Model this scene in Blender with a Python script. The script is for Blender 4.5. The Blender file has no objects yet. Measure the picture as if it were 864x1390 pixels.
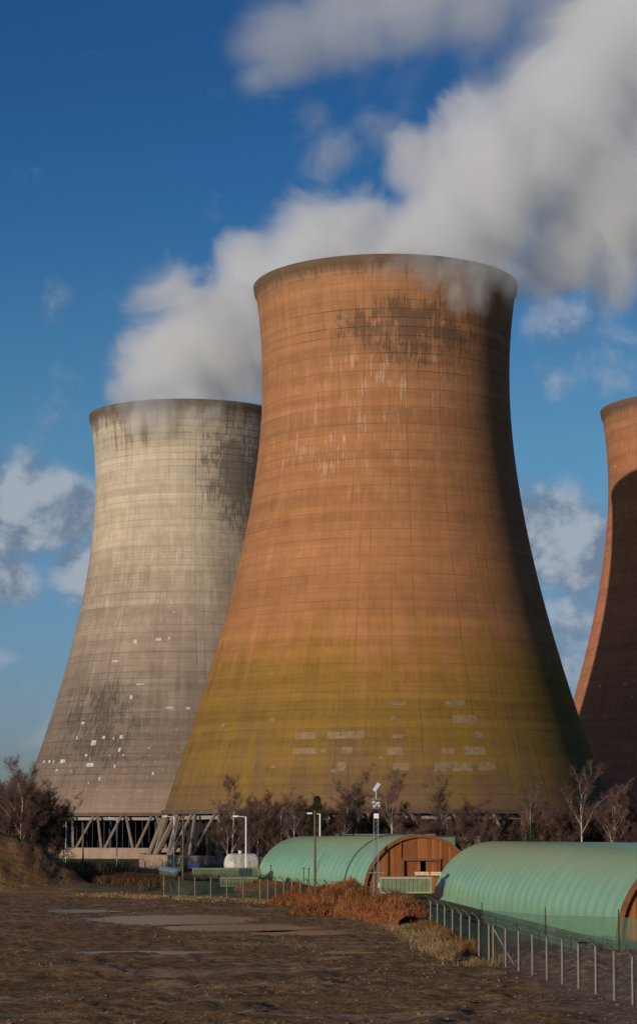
import bpy, math, random
import numpy as np
from mathutils import Vector, Matrix, noise as mnoise
random.seed(11); rng = np.random.default_rng(11)
S = bpy.context.scene
COL = S.collection
R = math.radians
# ------------------------------------------------------------------ camera
EYE = 8.6
FPX = 2870.0; TILT = R(5.0)
cd = bpy.data.cameras.new('camera'); cam = bpy.data.objects.new('camera', cd); COL.objects.link(cam)
cam.location = (0, 0, EYE); cam.rotation_euler = (math.pi/2 + TILT, 0, 0)
cd.sensor_fit = 'HORIZONTAL'; cd.sensor_width = 36; cd.lens = FPX/864*36
cd.shift_y = (422.5 - FPX*math.tan(TILT))/864
cd.clip_start = 1; cd.clip_end = 20000
S.camera = cam
# ------------------------------------------------------------------ light
SUN_AZ = R(38)     # the sun stands behind and left of the viewer
SUN_EL = R(9.7)
sun_dir = Vector((-math.sin(SUN_AZ)*math.cos(SUN_EL), -math.cos(SUN_AZ)*math.cos(SUN_EL), math.sin(SUN_EL)))
sl = bpy.data.lights.new('sun', 'SUN'); sl.energy = 4.5; sl.angle = R(0.53); sl.color = (1.0, 0.89, 0.75)
so = bpy.data.objects.new('sun', sl); COL.objects.link(so)
so.rotation_euler = sun_dir.to_track_quat('Z', 'Y').to_euler()
S.view_settings.view_transform = 'Standard'; S.view_settings.look = 'None'
S.view_settings.gamma = 1; S.view_settings.use_curve_mapping = False
S.view_settings.exposure = -0.25
S.render.engine = 'CYCLES'
S.cycles.volume_bounces = 6; S.cycles.max_bounces = 10; S.cycles.transparent_max_bounces = 16
S.cycles.volume_step_rate = 0.4; S.cycles.volume_max_steps = 256
S.cycles.use_denoising = True

# ------------------------------------------------------------------ node helper
class NT:
    def __init__(s, tree): s.t = tree; s.n = tree.nodes; s.l = tree.links; s.n.clear()
    def new(s, typ, **kw):
        n = s.n.new(typ)
        for k, v in kw.items(): setattr(n, k, v)
        return n
    def put(s, sock, v):
        if v is None: return
        if isinstance(v, bpy.types.NodeSocket): s.l.new(v, sock)
        else:
            if sock.type == 'RGBA' and len(v) == 3: v = (*v, 1)
            sock.default_value = v
    def m(s, op, a, b=None, c=None, clamp=False):
        n = s.new('ShaderNodeMath', operation=op, use_clamp=clamp)
        s.put(n.inputs[0], a); s.put(n.inputs[1], b)
        if c is not None: s.put(n.inputs[2], c)
        return n.outputs[0]
    def add(s, a, b): return s.m('ADD', a, b)
    def sub(s, a, b): return s.m('SUBTRACT', a, b)
    def mul(s, a, b): return s.m('MULTIPLY', a, b)
    def v(s, op, a, b=None, out=0):
        n = s.new('ShaderNodeVectorMath', operation=op); s.put(n.inputs[0], a); s.put(n.inputs[1], b)
        return n.outputs[out]
    def xyz(s, x, y, z=0.0):
        n = s.new('ShaderNodeCombineXYZ'); s.put(n.inputs[0], x); s.put(n.inputs[1], y); s.put(n.inputs[2], z); return n.outputs[0]
    def sep(s, v):
        n = s.new('ShaderNodeSeparateXYZ'); s.put(n.inputs[0], v); return n.outputs
    def noise(s, vec, scale=1.0, detail=4.0, rough=0.55, dist=0.0):
        n = s.new('ShaderNodeTexNoise'); s.put(n.inputs['Vector'], vec)
        n.inputs['Scale'].default_value = scale; n.inputs['Detail'].default_value = detail
        n.inputs['Roughness'].default_value = rough; n.inputs['Distortion'].default_value = dist
        return n.outputs['Fac']
    def white(s, vec):
        n = s.new('ShaderNodeTexWhiteNoise', noise_dimensions='3D'); s.put(n.inputs['Vector'], vec); return n.outputs['Value']
    def voro(s, vec, scale):
        n = s.new('ShaderNodeTexVoronoi'); s.put(n.inputs['Vector'], vec); n.inputs['Scale'].default_value = scale
        return n.outputs
    def ss(s, x, a, b, lo=0.0, hi=1.0):
        n = s.new('ShaderNodeMapRange', interpolation_type='SMOOTHSTEP')
        s.put(n.inputs[0], x)
        for i, q in enumerate((a, b, lo, hi)): s.put(n.inputs[i+1], q)
        return n.outputs[0]
    def mix(s, f, a, b, bt='MIX'):
        n = s.new('ShaderNodeMix', data_type='RGBA', blend_type=bt)
        s.put(n.inputs[0], f); s.put(n.inputs[6], a); s.put(n.inputs[7], b); return n.outputs[2]
    def ramp(s, f, stops):
        n = s.new('ShaderNodeValToRGB'); e = n.color_ramp.elements
        while len(e) > 1: e.remove(e[0])
        for i, (p, c) in enumerate(stops):
            if i == 0: e[0].position = p; e[0].color = (*c, 1)
            else: q = e.new(p); q.color = (*c, 1)
        s.put(n.inputs[0], f); return n.outputs[0]
    def gauss(s, x, y, x0, y0, sx, sy):
        a = s.m('POWER', s.m('ABSOLUTE', s.mul(s.sub(x, x0), 1/sx)), 2.0); b = s.m('POWER', s.m('ABSOLUTE', s.mul(s.sub(y, y0), 1/sy)), 2.0)
        return s.m('EXPONENT', s.mul(s.add(a, b), -1.0))
    def bump(s, h, strength=.5, dist=.1):
        n = s.new('ShaderNodeBump'); n.inputs['Strength'].default_value = strength; n.inputs['Distance'].default_value = dist
        s.put(n.inputs['Height'], h); return n.outputs[0]
    def out(s, col, rough=.9, normal=None, metal=0.0, spec=.3, alpha=None):
        b = s.new('ShaderNodeBsdfPrincipled'); s.put(b.inputs['Base Color'], col); s.put(b.inputs['Roughness'], rough)
        b.inputs['Metallic'].default_value = metal; b.inputs['Specular IOR Level'].default_value = spec
        if normal is not None: s.put(b.inputs['Normal'], normal)
        if alpha is not None: s.put(b.inputs['Alpha'], alpha)
        o = s.new('ShaderNodeOutputMaterial'); s.l.new(b.outputs[0], o.inputs[0])
def newmat(name):
    m = bpy.data.materials.new(name); m.use_nodes = True
    return m, NT(m.node_tree)
def simple(name, col, var=.25, scale=2.0, rough=.8, metal=0.0, spec=.3, streak=False):
    m, n = newmat(name)
    g = n.new('ShaderNodeTexCoord').outputs['Object']
    if streak: g = n.v('MULTIPLY', g, (1, 1, .12))
    f = n.noise(g, scale, 5, .65)
    dark = tuple(c*(1-var) for c in col); lite = tuple(min(1, c*(1+var)) for c in col)
    n.out(n.ramp(f, [(.3, dark), (.7, lite)]), rough, n.bump(f, .2, .05), metal, spec)
    return m

# ------------------------------------------------------------------ world: Nishita sky with far clouds
W = bpy.data.worlds.new('World'); S.world = W; W.use_nodes = True
n = NT(W.node_tree)
sky = n.new('ShaderNodeTexSky', sky_type='NISHITA', sun_disc=False)
sky.sun_elevation = SUN_EL; sky.sun_rotation = math.atan2(sun_dir.x, sun_dir.y)
sky.altitude = 0; sky.air_density = 1.0; sky.dust_density = 0.6; sky.ozone_density = 3.0
def inv(px, py, Y):
    c, s = math.cos(TILT), math.sin(TILT); a = (695 + cd.shift_y*864 - py)/FPX
    Z = Y*(s + a*c)/(c - a*s); X = (px - 432)*(Y*c + Z*s)/FPX
    return Vector((X, Y, Z + EYE))
def ddir(px, py):
    p = inv(px, py, 1000); p.z -= EYE; return p.normalized()
gen = n.new('ShaderNodeTexCoord').outputs['Generated']
dv = n.v('NORMALIZE', gen)
nz = n.noise(n.v('MULTIPLY', dv, (1, 1, 1.15)), 26, 7, .58, .15)
nz2 = n.noise(n.v('ADD', n.v('MULTIPLY', dv, (1, 1, 1.15)), (-.006, 0, .008)), 26, 7, .58, .15)
blobs = [(20, 690, 74, 1.25), (85, 695, 60, 1.15), (5, 785, 46, 1.05), (112, 768, 46, 1.0), (735, 730, 66, 1.35), (785, 755, 62, 1.2),
         (700, 770, 60, 1.0), (790, 835, 66, .85), (745, 900, 66, .8), (80, 455, 60, .44), (100, 505, 50, .36), (745, 515, 36, .58),
         (60, 590, 66, .40), (100, 1010, 66, .42), (20, 950, 60, .45), (30, 235, 50, .20), (-60, 700, 90, 1.0), (900, 700, 80, 1.0),
         (10, 890, 36, .45), (60, 1000, 50, .42), (790, 400, 110, .62), (830, 470, 80, .5), (430, 230, 90, .38), (330, 80, 90, .36)]
tot = None
for (px, py, r, w) in blobs:
    d = n.v('DISTANCE', dv, tuple(ddir(px, py)), out=1)
    k = n.ss(d, 0.0, r*1.9/FPX, w, 0.0)
    tot = k if tot is None else n.m('SMOOTH_MAX', tot, k, .15)
# a thin even field of small clouds away from the picture too
el = n.sep(dv)[2]
wide = n.noise(dv, 5, 4, .5)
tot = n.m('MAXIMUM', tot, n.mul(n.ss(wide, .52, .75), n.ss(n.sep(dv)[1], .93, .80)))
dens = n.ss(n.add(tot, n.mul(n.sub(nz, .5), 1.5)), .28, 1.0)
lit = n.ss(n.sub(nz, nz2), -.09, .10)
ctop = None
for (px, py, r, w) in blobs[:9]:
    pass
gray = n.mix(lit, (.19, .24, .33), (.46, .50, .57))
# clear polarised winter sky: the Nishita colour graded from pale haze blue low down to deep blue high up
tint = n.ramp(el, [(0.0, (.74/1.5, .88/1.5, 1.42/1.5)), (.045, (.78/1.5, .92/1.5, 1.42/1.5)), (.177, (.72/1.5, 1.07/1.5, 1.27/1.5)), (.285, (.35/1.5, .78/1.5, 1.15/1.5)), (.35, (.27/1.5, .64/1.5, 1.04/1.5))])
bg1 = n.new('ShaderNodeBackground'); n.l.new(n.mix(1.0, sky.outputs[0], tint, 'MULTIPLY'), bg1.inputs[0]); bg1.inputs[1].default_value = 0.132
bg2 = n.new('ShaderNodeBackground'); n.l.new(gray, bg2.inputs[0]); bg2.inputs[1].default_value = 1.0
mx = n.new('ShaderNodeMixShader'); n.l.new(n.mul(dens, .85), mx.inputs[0]); n.l.new(bg1.outputs[0], mx.inputs[1]); n.l.new(bg2.outputs[0], mx.inputs[2])
wo = n.new('ShaderNodeOutputWorld'); n.l.new(mx.outputs[0], wo.inputs[0])

# ------------------------------------------------------------------ object helpers
def tag(o, label=None, cat=None, group=None, kind=None):
    if label: o['label'] = label
    if cat: o['category'] = cat
    if group: o['group'] = group
    if kind: o['kind'] = kind
    return o
def empty(name, loc=(0, 0, 0), rz=0.0, **k):
    o = bpy.data.objects.new(name, None); COL.objects.link(o); o.location = loc; o.rotation_euler = (0, 0, rz)
    o.empty_display_size = .2
    return tag(o, **k)
def link(name, me, parent=None, loc=(0, 0, 0), rz=0.0):
    o = bpy.data.objects.new(name, me); COL.objects.link(o); o.location = loc; o.rotation_euler = (0, 0, rz)
    if parent: o.parent = parent
    return o
class MB:
    def __init__(s): s.v = []; s.f = []; s.mi = []; s.k = 0
    def face(s, pts, mi=0):
        b = len(s.v); s.v += [tuple(p) for p in pts]; s.f.append(tuple(range(b, b+len(pts)))); s.mi.append(mi)
    def box(s, c, d, rz=0.0, mi=0, M=None):
        x, y, z = d[0]/2, d[1]/2, d[2]/2; b = len(s.v)
        rm = M if M is not None else Matrix.Rotation(rz, 3, 'Z')
        for p in ((-x,-y,-z),(x,-y,-z),(x,y,-z),(-x,y,-z),(-x,-y,z),(x,-y,z),(x,y,z),(-x,y,z)):
            q = rm @ Vector(p); s.v.append((q.x+c[0], q.y+c[1], q.z+c[2]))
        for f in ((0,3,2,1),(4,5,6,7),(0,1,5,4),(1,2,6,5),(2,3,7,6),(3,0,4,7)):
            s.f.append(tuple(b+i for i in f)); s.mi.append(mi)
        return s
    def tube(s, pts, rad, n=6, cap=True, mi=0):
        pts = [Vector(p) for p in pts]
        if not isinstance(rad, (list, tuple)): rad = [rad]*len(pts)
        b = len(s.v); up = None
        for i, p in enumerate(pts):
            d = (pts[min(i+1, len(pts)-1)] - pts[max(i-1, 0)]).normalized()
            if up is None: up = Vector((1, 0, 0)) if abs(d.x) < .8 else Vector((0, 1, 0))
            a = d.cross(up).normalized(); c = a.cross(d).normalized(); up = c
            for k in range(n):
                t = 2*math.pi*k/n; q = p + (a*math.cos(t) + c*math.sin(t))*rad[i]; s.v.append(tuple(q))
        for i in range(len(pts)-1):
            for k in range(n):
                k2 = (k+1) % n; s.f.append((b+i*n+k, b+i*n+k2, b+(i+1)*n+k2, b+(i+1)*n+k)); s.mi.append(mi)
        if cap:
            s.f.append(tuple(b+k for k in reversed(range(n)))); s.mi.append(mi)
            s.f.append(tuple(b+(len(pts)-1)*n+k for k in range(n))); s.mi.append(mi)
        return s
    def mesh(s, name, mats, smooth=False):
        me = bpy.data.meshes.new(name); me.from_pydata(s.v, [], s.f)
        for m in (mats if isinstance(mats, (list, tuple)) else [mats]): me.materials.append(m)
        me.polygons.foreach_set('material_index', s.mi)
        if smooth: me.polygons.foreach_set('use_smooth', [True]*len(s.f))
        me.update(); return me
    def build(s, name, mats, parent=None, loc=(0, 0, 0), rz=0.0, smooth=False):
        return link(name, s.mesh(name, mats, smooth), parent, loc, rz)

# ------------------------------------------------------------------ ground
def smooth(a, b, x):
    t = np.clip((x-a)/(b-a), 0, 1); return t*t*(3-2*t)
_per = rng.permutation(512)
def vnoise(x, y):
    xi = np.floor(x).astype(int); yi = np.floor(y).astype(int); fx = x-xi; fy = y-yi
    fx = fx*fx*(3-2*fx); fy = fy*fy*(3-2*fy)
    h = lambda i, j: _per[(_per[i & 511] + j) & 511]/511.0
    return (h(xi, yi)*(1-fx)+h(xi+1, yi)*fx)*(1-fy) + (h(xi, yi+1)*(1-fx)+h(xi+1, yi+1)*fx)*fy
def fbm(x, y, o=4, g=.5):
    t = 0*x; a = 1; w = 0
    for i in range(o):
        t = t + a*vnoise(x*2**i + 17.3*i, y*2**i - 9.1*i); w += a; a *= g
    return t/w
FENCE_C = (10.7, 130.5)
PUD = []
for (px, py, rx, ry) in ((232, 1246, 9.0, 11.0), (330, 1257, 7.5, 7.0), (410, 1264, 5.5, 5.0), (190, 1290, 5.5, 2.6), (395, 1277, 2.4, 1.6), (470, 1290, 2.0, 1.4), (110, 1235, 4, 4)):
    Y_ = EYE*FPX/(py-1117.5); PUD.append(((px-432)*Y_/FPX, Y_, rx, ry))
def gheight(x, y):
    x = np.asarray(x, float); y = np.asarray(y, float)
    # mud yard on the near side of the fence
    fx = 10.7 - (y-130)*.045
    mud = smooth(262, 246, y) * smooth(fx+1.0, fx-1.5, x)
    mud = np.maximum(mud, smooth(262, 246, y)*smooth(-20, -26, x))
    h = .10*(fbm(x*.05, y*.05, 2)-.5)
    rough = (fbm(x*.55, y*.42, 5, .62)-.5)*.75 + (fbm(x*.09, y*.07, 3)-.5)*.85
    near = smooth(165, 120, y)
    clods = np.abs(fbm(x*1.3+9, y*.8+3, 4, .65)-.5)*2
    h = h + mud*(rough*(.45+.05*near) + (clods-.2)*.22 + (fbm(x*2.6, y*1.5, 2)-.5)*.16)
    h = h + mud*smooth(.62, .80, fbm(x*.22+5, y*.13+40, 3))*.22*near
    for (a, b, rx_, ry_) in PUD:
        e_ = np.sqrt(((x-a)/rx_)**2 + ((y-b)/ry_)**2)
        k_ = 1 - .80*(1-smooth(.75, 1.25, e_)); h = h*k_ - .10*(1-smooth(.6, 1.1, e_))
    # rubble bank right of the fence corner
    rb = smooth(fx+1.0, fx+4.0, x)*smooth(158, 146, y)*smooth(95, 112, y)*smooth(26, 20, x)
    h = h + rb*((fbm(x*.5, y*.4, 4)-.35)*1.3)
    # spoil mound at the left
    wob = 2.2*(fbm(x*.12, y*.10, 3)-.5)
    crest = np.interp(x + wob*.6, [-64, -50, -40.9, -38.1, -35.3, -32.9, -30.5, -29.1], [9.2, 8.0, 6.75, 5.8, 4.5, 2.7, 1.06, 0])
    mm = np.clip(np.where(y < 272, crest - (272-y)*.62 + wob*.4*np.minimum(1, crest), crest - (y-272)*.30), 0, None)
    h = h + mm + np.minimum(1, mm)*((fbm(x*.45, y*.4, 5, .7)-.5)*2.3)
    # bank of ground behind the mound toe
    h = h + .9*smooth(256, 268, y)*smooth(300, 285, y)*smooth(-15, -19, x)
    return h
xs = np.concatenate([-np.geomspace(9000, 62, 34), np.arange(-60, 45, .30), np.geomspace(47, 9000, 34)])
yy = [70.0]
while yy[-1] < 330: yy.append(yy[-1] + .16 + (yy[-1]-70)*.0042)
ys = np.concatenate([-np.geomspace(3000, 20, 12), [0, 30, 55, 64], yy, np.geomspace(340, 12000, 40)])
XX, YY = np.meshgrid(xs, ys); ZZ = gheight(XX, YY)
nx, ny = len(xs), len(ys)
me = bpy.data.meshes.new('ground')
me.vertices.add(nx*ny); me.vertices.foreach_set('co', np.stack([XX, YY, ZZ], -1).ravel())
i = (np.arange(ny-1)[:, None]*nx + np.arange(nx-1)[None]).ravel()
q = np.stack([i, i+1, i+1+nx, i+nx], -1).astype(np.int32)
me.loops.add(q.size); me.loops.foreach_set('vertex_index', q.ravel())
me.polygons.add(len(q)); me.polygons.foreach_set('loop_start', np.arange(0, q.size, 4)); me.polygons.foreach_set('use_smooth', [True]*len(q))
me.update(calc_edges=True)
def gz(x, y): return float(gheight(x, y))

gm, n = newmat('ground')
g = n.new('ShaderNodeTexCoord').outputs['Object']; sx, sy, sz = n.sep(g)
big = n.noise(g, .06, 4, .6); mid = n.noise(g, .5, 6, .7); fine = n.noise(g, 3.0, 6, .72)
mudc = n.ramp(n.add(n.mul(mid, .4), n.mul(fine, .6)), [(.34, (.085, .036, .011)), (.48, (.220, .108, .036)), (.58, (.33, .178, .070)), (.70, (.52, .33, .17))])
stretch = n.noise(n.v('MULTIPLY', g, (.05, .16, .05)), 1.6, 4, .6, .6)
mudc = n.mix(n.mul(n.mul(n.ss(stretch, .52, .64), n.ss(sz, 1.2, .5)), .6), mudc, (.42, .25, .125))
mudc = n.mix(n.mul(n.ss(sz, .6, 2.0), .45), mudc, (.085, .045, .024))
rut = n.noise(n.v('MULTIPLY', g, (.10, 1.1, .1)), 1.0, 4, .7, .8)
mudc = n.mix(n.mul(n.ss(rut, .50, .42), .55), mudc, (.070, .036, .018))
grassc = n.ramp(n.add(n.mul(mid, .5), n.mul(fine, .5)), [(.3, (.030, .034, .012)), (.55, (.085, .085, .030)), (.75, (.16, .13, .06))])
rubc = n.ramp(n.add(n.mul(mid, .3), n.mul(n.noise(g, 1.7, 6, .8), .7)), [(.38, (.06, .030, .018)), (.5, (.22, .115, .068)), (.64, (.48, .32, .22))])
ed = n.add(sy, n.mul(n.sub(mid, .5), 10))
fx = n.sub(10.7, n.mul(n.sub(sy, 130), .045))
isgrass = n.mul(n.ss(ed, 258, 264), n.m('MAXIMUM', n.ss(n.add(sx, n.mul(n.sub(mid, .5), 3)), -30.5, -28), n.ss(sy, 284, 292)))
c = n.mix(isgrass, mudc, grassc)
right = n.ss(n.sub(n.add(sx, n.mul(n.sub(mid, .5), 3)), fx), -1.0, .5)
c = n.mix(n.mul(right, n.ss(sy, 160, 168, 1.0, 0.0)), c, rubc)
c = n.mix(n.mul(n.mul(right, n.ss(sy, 160, 168)), n.ss(sy, 266, 262)), c, grassc)
wet = n.ss(stretch, .50, .60)
n.out(c, n.ss(wet, 0, 1, .95, .55), n.bump(n.add(n.mul(mid, .4), n.mul(fine, .6)), 1.0, .55), spec=.25)
me.materials.append(gm)
ground = link('ground', me); tag(ground, kind='structure')
ground['label'] = 'rough brown mud yard and grassy ground of the works'

# puddles: level sheets that the lumpy mud breaks the outline of
wm, n = newmat('muddy_water')
g = n.new('ShaderNodeTexCoord').outputs['Object']
n.out(n.ramp(n.noise(n.v('MULTIPLY', g, (.2, .5, 1)), 1, 4, .6), [(.3, (.20, .125, .075)), (.7, (.28, .185, .115))]), .30, n.bump(n.noise(g, 3, 3), .03, .02), spec=.5)
for (X, Y, rx, ry) in PUD:
    mb = MB(); P = []
    for k in range(40):
        t = k/40*2*math.pi; w = .98 + .10*math.sin(3*t+X) + .06*math.sin(5*t+Y)
        P.append((X + rx*w*math.cos(t), Y + ry*w*math.sin(t)))
    mb.face([(p[0], p[1], -.07) for p in P])
    o = mb.build('puddle', wm); tag(o, kind='structure')

# ------------------------------------------------------------------ cooling towers
PROF = [(116.84,26.55),(115.9,26.30),(113.64,25.92),(110.29,25.58),(107.71,25.37),(102.39,25.09),(97.85,24.97),(92.86,25.04),(85.47,25.45),(79.30,26.13),(70.00,27.67),(60.14,29.61),(50.48,31.95),(41.14,34.51),(31.99,37.31),(23.90,39.95),(16.42,42.4),(10.72,44.25)][::-1]
PZ = np.array([p[0] for p in PROF]); PR = np.array([p[1] for p in PROF])
pc = np.polyfit(PZ, PR, 6)
def trad(z): return float(np.polyval(pc, z))
concrete = simple('pale_column_concrete', (.19, .14, .105), .3, 1.2, .9, streak=True)
wallc = simple('basin_concrete', (.27, .185, .13), .22, .5, .9)
darkp = simple('dark_fill_pack', (.030, .028, .028), .4, .8, .9, streak=True)
pipem = simple('pale_pipe', (.26, .23, .21), .2, 1, .7)
patch_mats = {}

def shell_mat(kind):
    m, n = newmat('shell_'+kind)
    uv = n.new('ShaderNodeTexCoord').outputs['UV']; ux, uy, _ = n.sep(uv)
    th = n.mul(n.sub(ux, .5), 2*math.pi); z = n.mul(uy, 120.0)
    um = n.mul(th, 28.0)
    seed = {'terracotta': 0.0, 'buff': 31.0, 'red': 77.0}[kind]
    P = n.xyz(um, z, seed)
    big = n.noise(P, .045, 3, .5); med = n.noise(P, .22, 5, .65); fine = n.noise(P, 1.1, 5, .7)
    streak = n.noise(n.xyz(n.mul(um, 1.0), n.mul(z, .045), seed+3), .55, 5, .7)
    streak2 = n.noise(n.xyz(n.mul(um, 1.0), n.mul(z, .10), seed+9), 1.9, 4, .7)
    band = n.noise(n.xyz(n.mul(um, .035), n.mul(z, 1.0), seed+5), .55, 4, .75)
    row = n.m('FLOOR', n.mul(z, 1/1.72)); colm = n.m('FLOOR', n.mul(th, 96/(2*math.pi)))
    cell = n.white(n.xyz(colm, row, seed)); rowv = n.white(n.xyz(row, seed, 1.0)); colv = n.white(n.xyz(colm, 5.0, seed))
    # lift joints and board joints
    fz = n.m('ABSOLUTE', n.sub(n.m('FRACT', n.mul(z, 1/1.72)), .5)); fu = n.m('ABSOLUTE', n.sub(n.m('FRACT', n.mul(th, 96/(2*math.pi))), .5))
    wig = n.mul(n.sub(fine, .5), .05)
    lz = n.ss(n.add(fz, wig), .425, .49); lu = n.ss(n.add(fu, wig), .43, .49)
    brk = n.ss(med, .38, .62)
    zz = n.add(z, n.add(n.mul(n.sub(big, .5), 34), n.add(n.mul(n.sub(streak, .5), 40), n.mul(n.sub(med, .5), 14))))
    t = n.mul(zz, 1/120)
    if kind == 'buff':
        base = n.ramp(t, [(.08, (.23, .160, .115)), (.19, (.165, .120, .092)), (.32, (.180, .134, .102)), (.42, (.245, .185, .136)), (.55, (.30, .230, .168)), (.70, (.42, .335, .235)), (.85, (.43, .355, .262)), (.93, (.37, .305, .23)), (.965, (.22, .17, .125))])
    elif kind == 'terracotta':
        base = n.ramp(t, [(.085, (.145, .084, .044)), (.15, (.165, .094, .036)), (.20, (.195, .108, .026)), (.27, (.225, .120, .025)), (.32, (.270, .128, .034)), (.385, (.315, .136, .056)), (.75, (.315, .140, .062)), (.95, (.325, .156, .072))])
    else:
        base = n.ramp(t, [(.1, (.30, .13, .075)), (.45, (.36, .14, .074)), (.65, (.34, .14, .068)), (.80, (.30, .125, .06)), (.95, (.30, .135, .068))])  # light tuned into colour: shaded lower shell lightened, sunlit top darkened
    var = n.add(n.add(n.mul(n.sub(band, .5), .75), n.mul(n.sub(med, .5), .55)), n.add(n.mul(n.sub(cell, .5), .07), n.mul(n.sub(streak2, .5), .55)))
    var = n.add(var, n.add(n.mul(n.sub(rowv, .5), .15), n.mul(n.sub(colv, .5), .07)))
    base = n.v('SCALE', base, None); sc = base.node; n.put(sc.inputs['Scale'], n.m('MAXIMUM', n.add(var, 1.0), .3))
    # bleached efflorescence
    zm = {'buff': 62, 'terracotta': 80, 'red': 85}[kind]
    blm = n.add(n.gauss(th, z, -.45, zm, .55, 7), n.gauss(th, z, .0, zm+14, .5, 7))
    bl = n.mul(n.ss(n.mul(streak2, n.add(med, .5)), .56, .70), n.mul(blm, .55))
    base = n.mix(bl, base, (.50, .42, .36))
    if kind == 'buff':
        bl = n.mul(n.ss(n.noise(P, .9, 4, .8), .62, .70), n.mul(n.add(n.gauss(th, z, -.55, 30, .7, 16), n.gauss(th, z, -.2, 78, 1.0, 9)), .8))
        base = n.mix(bl, base, (.50, .50, .46))
        hl = n.mul(n.ss(band, .60, .70), n.gauss(th, z, -.45, 38, .35, 9))
        base = n.mix(n.mul(hl, .6), base, (.45, .34, .26))
    # soot: ragged, streaky, follows joints
    if kind == 'buff': st = [(.50, 99, .36, 10.5, 1.35), (.62, 88, .32, 9, .7), (-.62, 38, .38, 8, 1.0), (-.62, 26, .50, 9, .75), (.95, 104, .5, 12, .6)]
    elif kind == 'terracotta': st = [(.12, 104.5, .40, 4.8, 1.15), (-.35, 103.5, .30, 3.6, .7), (.45, 102, .4, 7.5, .75), (.05, 97.5, .55, 6.0, .3)]
    else: st = [(.3, 100, .6, 8, .7)]
    sm = None
    for a in st:
        gq = n.mul(n.gauss(th, z, a[0], a[1], a[2], a[3]), a[4]); sm = gq if sm is None else n.add(sm, gq)
    rag = n.add(n.mul(streak2, .55), n.mul(fine, .45))
    vstk = n.noise(n.xyz(n.mul(um, 1.0), n.mul(z, .16), seed+21), 1.5, 4, .75)
    sm = n.mul(sm, n.ss(n.noise(P, .16, 4, .7), .30, .62, .35, 1.25))
    vf = n.noise(n.xyz(n.mul(um, 1.0), n.mul(z, .10), seed+33), 3.2, 3, .7)
    soot = n.mul(n.ss(n.add(n.mul(sm, .17), n.add(n.mul(vstk, .5), n.mul(vf, .5))), .57, .72), n.ss(sm, .08, .6))
    soot = n.m('MAXIMUM', soot, n.mul(n.ss(sm, .1, 1.2), .30))
    cv = n.white(n.xyz(n.m('FLOOR', n.add(n.mul(th, 96/(2*math.pi)), .5)), 3.0, seed+2)); rv = n.white(n.xyz(7.0, n.m('FLOOR', n.add(n.mul(z, 1/1.72), .5)), seed+4))
    lu = n.mul(lu, n.mul(n.ss(cv, .1, 1.0, .15, 1.0), n.ss(n.noise(n.xyz(um, n.mul(z, .25), seed+8), .35, 3, .6), .38, .62, .3, 1.1)))
    lz = n.mul(lz, n.mul(n.ss(rv, .0, .9, .45, 1.0), n.ss(n.noise(n.xyz(n.mul(um, .25), z, seed+6), .5, 3, .6), .36, .60, .4, 1.1)))
    joint = n.m('MAXIMUM', n.mul(lz, .85), n.mul(lu, .8))
    jd = n.mul(joint, n.m('MINIMUM', n.add(n.mul(brk, .34), n.add(.20, n.mul(sm, n.ss(rag, .36, .56, .25, 1.1)))), .92))
    base = n.mix(n.mul(soot, .62), base, (.040, .032, .028))
    base = n.mix(jd, base, (.045, .032, .027))
    # rim weathering
    rimm = n.ss(n.add(z, n.mul(n.sub(streak2, .5), 8)), 112.5, 115.6)
    base = n.mix(n.mul(rimm, .78), base, (.075, .058, .042))
    # algae
    if kind == 'terracotta':
        al = n.mul(n.ss(n.add(med, n.mul(n.sub(streak, .5), .8)), .45, .72), n.mul(n.gauss(th, z, .0, 23, 2.0, 14), .5))
        base = n.mix(al, base, (.17, .118, .014))
        al = n.mul(n.ss(n.add(streak2, n.mul(n.sub(med, .5), .9)), .56, .72), n.mul(n.ss(z, 58, 30), .45))
        base = n.mix(al, base, (.11, .060, .018))
    n.out(base, .92, n.bump(n.add(n.mul(joint, -1.0), n.mul(fine, .5)), .35, .12), spec=.15)
    pm, n = newmat('repair_patch_'+kind)
    g = n.new('ShaderNodeTexCoord').outputs['Object']
    f = n.noise(g, .9, 5, .7)
    cc = {'buff': [(.3, (.32, .29, .24)), (.6, (.56, .54, .48))], 'terracotta': [(.36, (.20, .130, .066)), (.62, (.285, .195, .112))], 'red': [(.3, (.35, .2, .15)), (.6, (.6, .5, .42))]}[kind]
    n.out(n.ramp(f, cc), .9, spec=.15, alpha=n.ss(n.noise(g, .8, 4, .65), .30, .42, .15, .88))
    return m, pm

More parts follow.
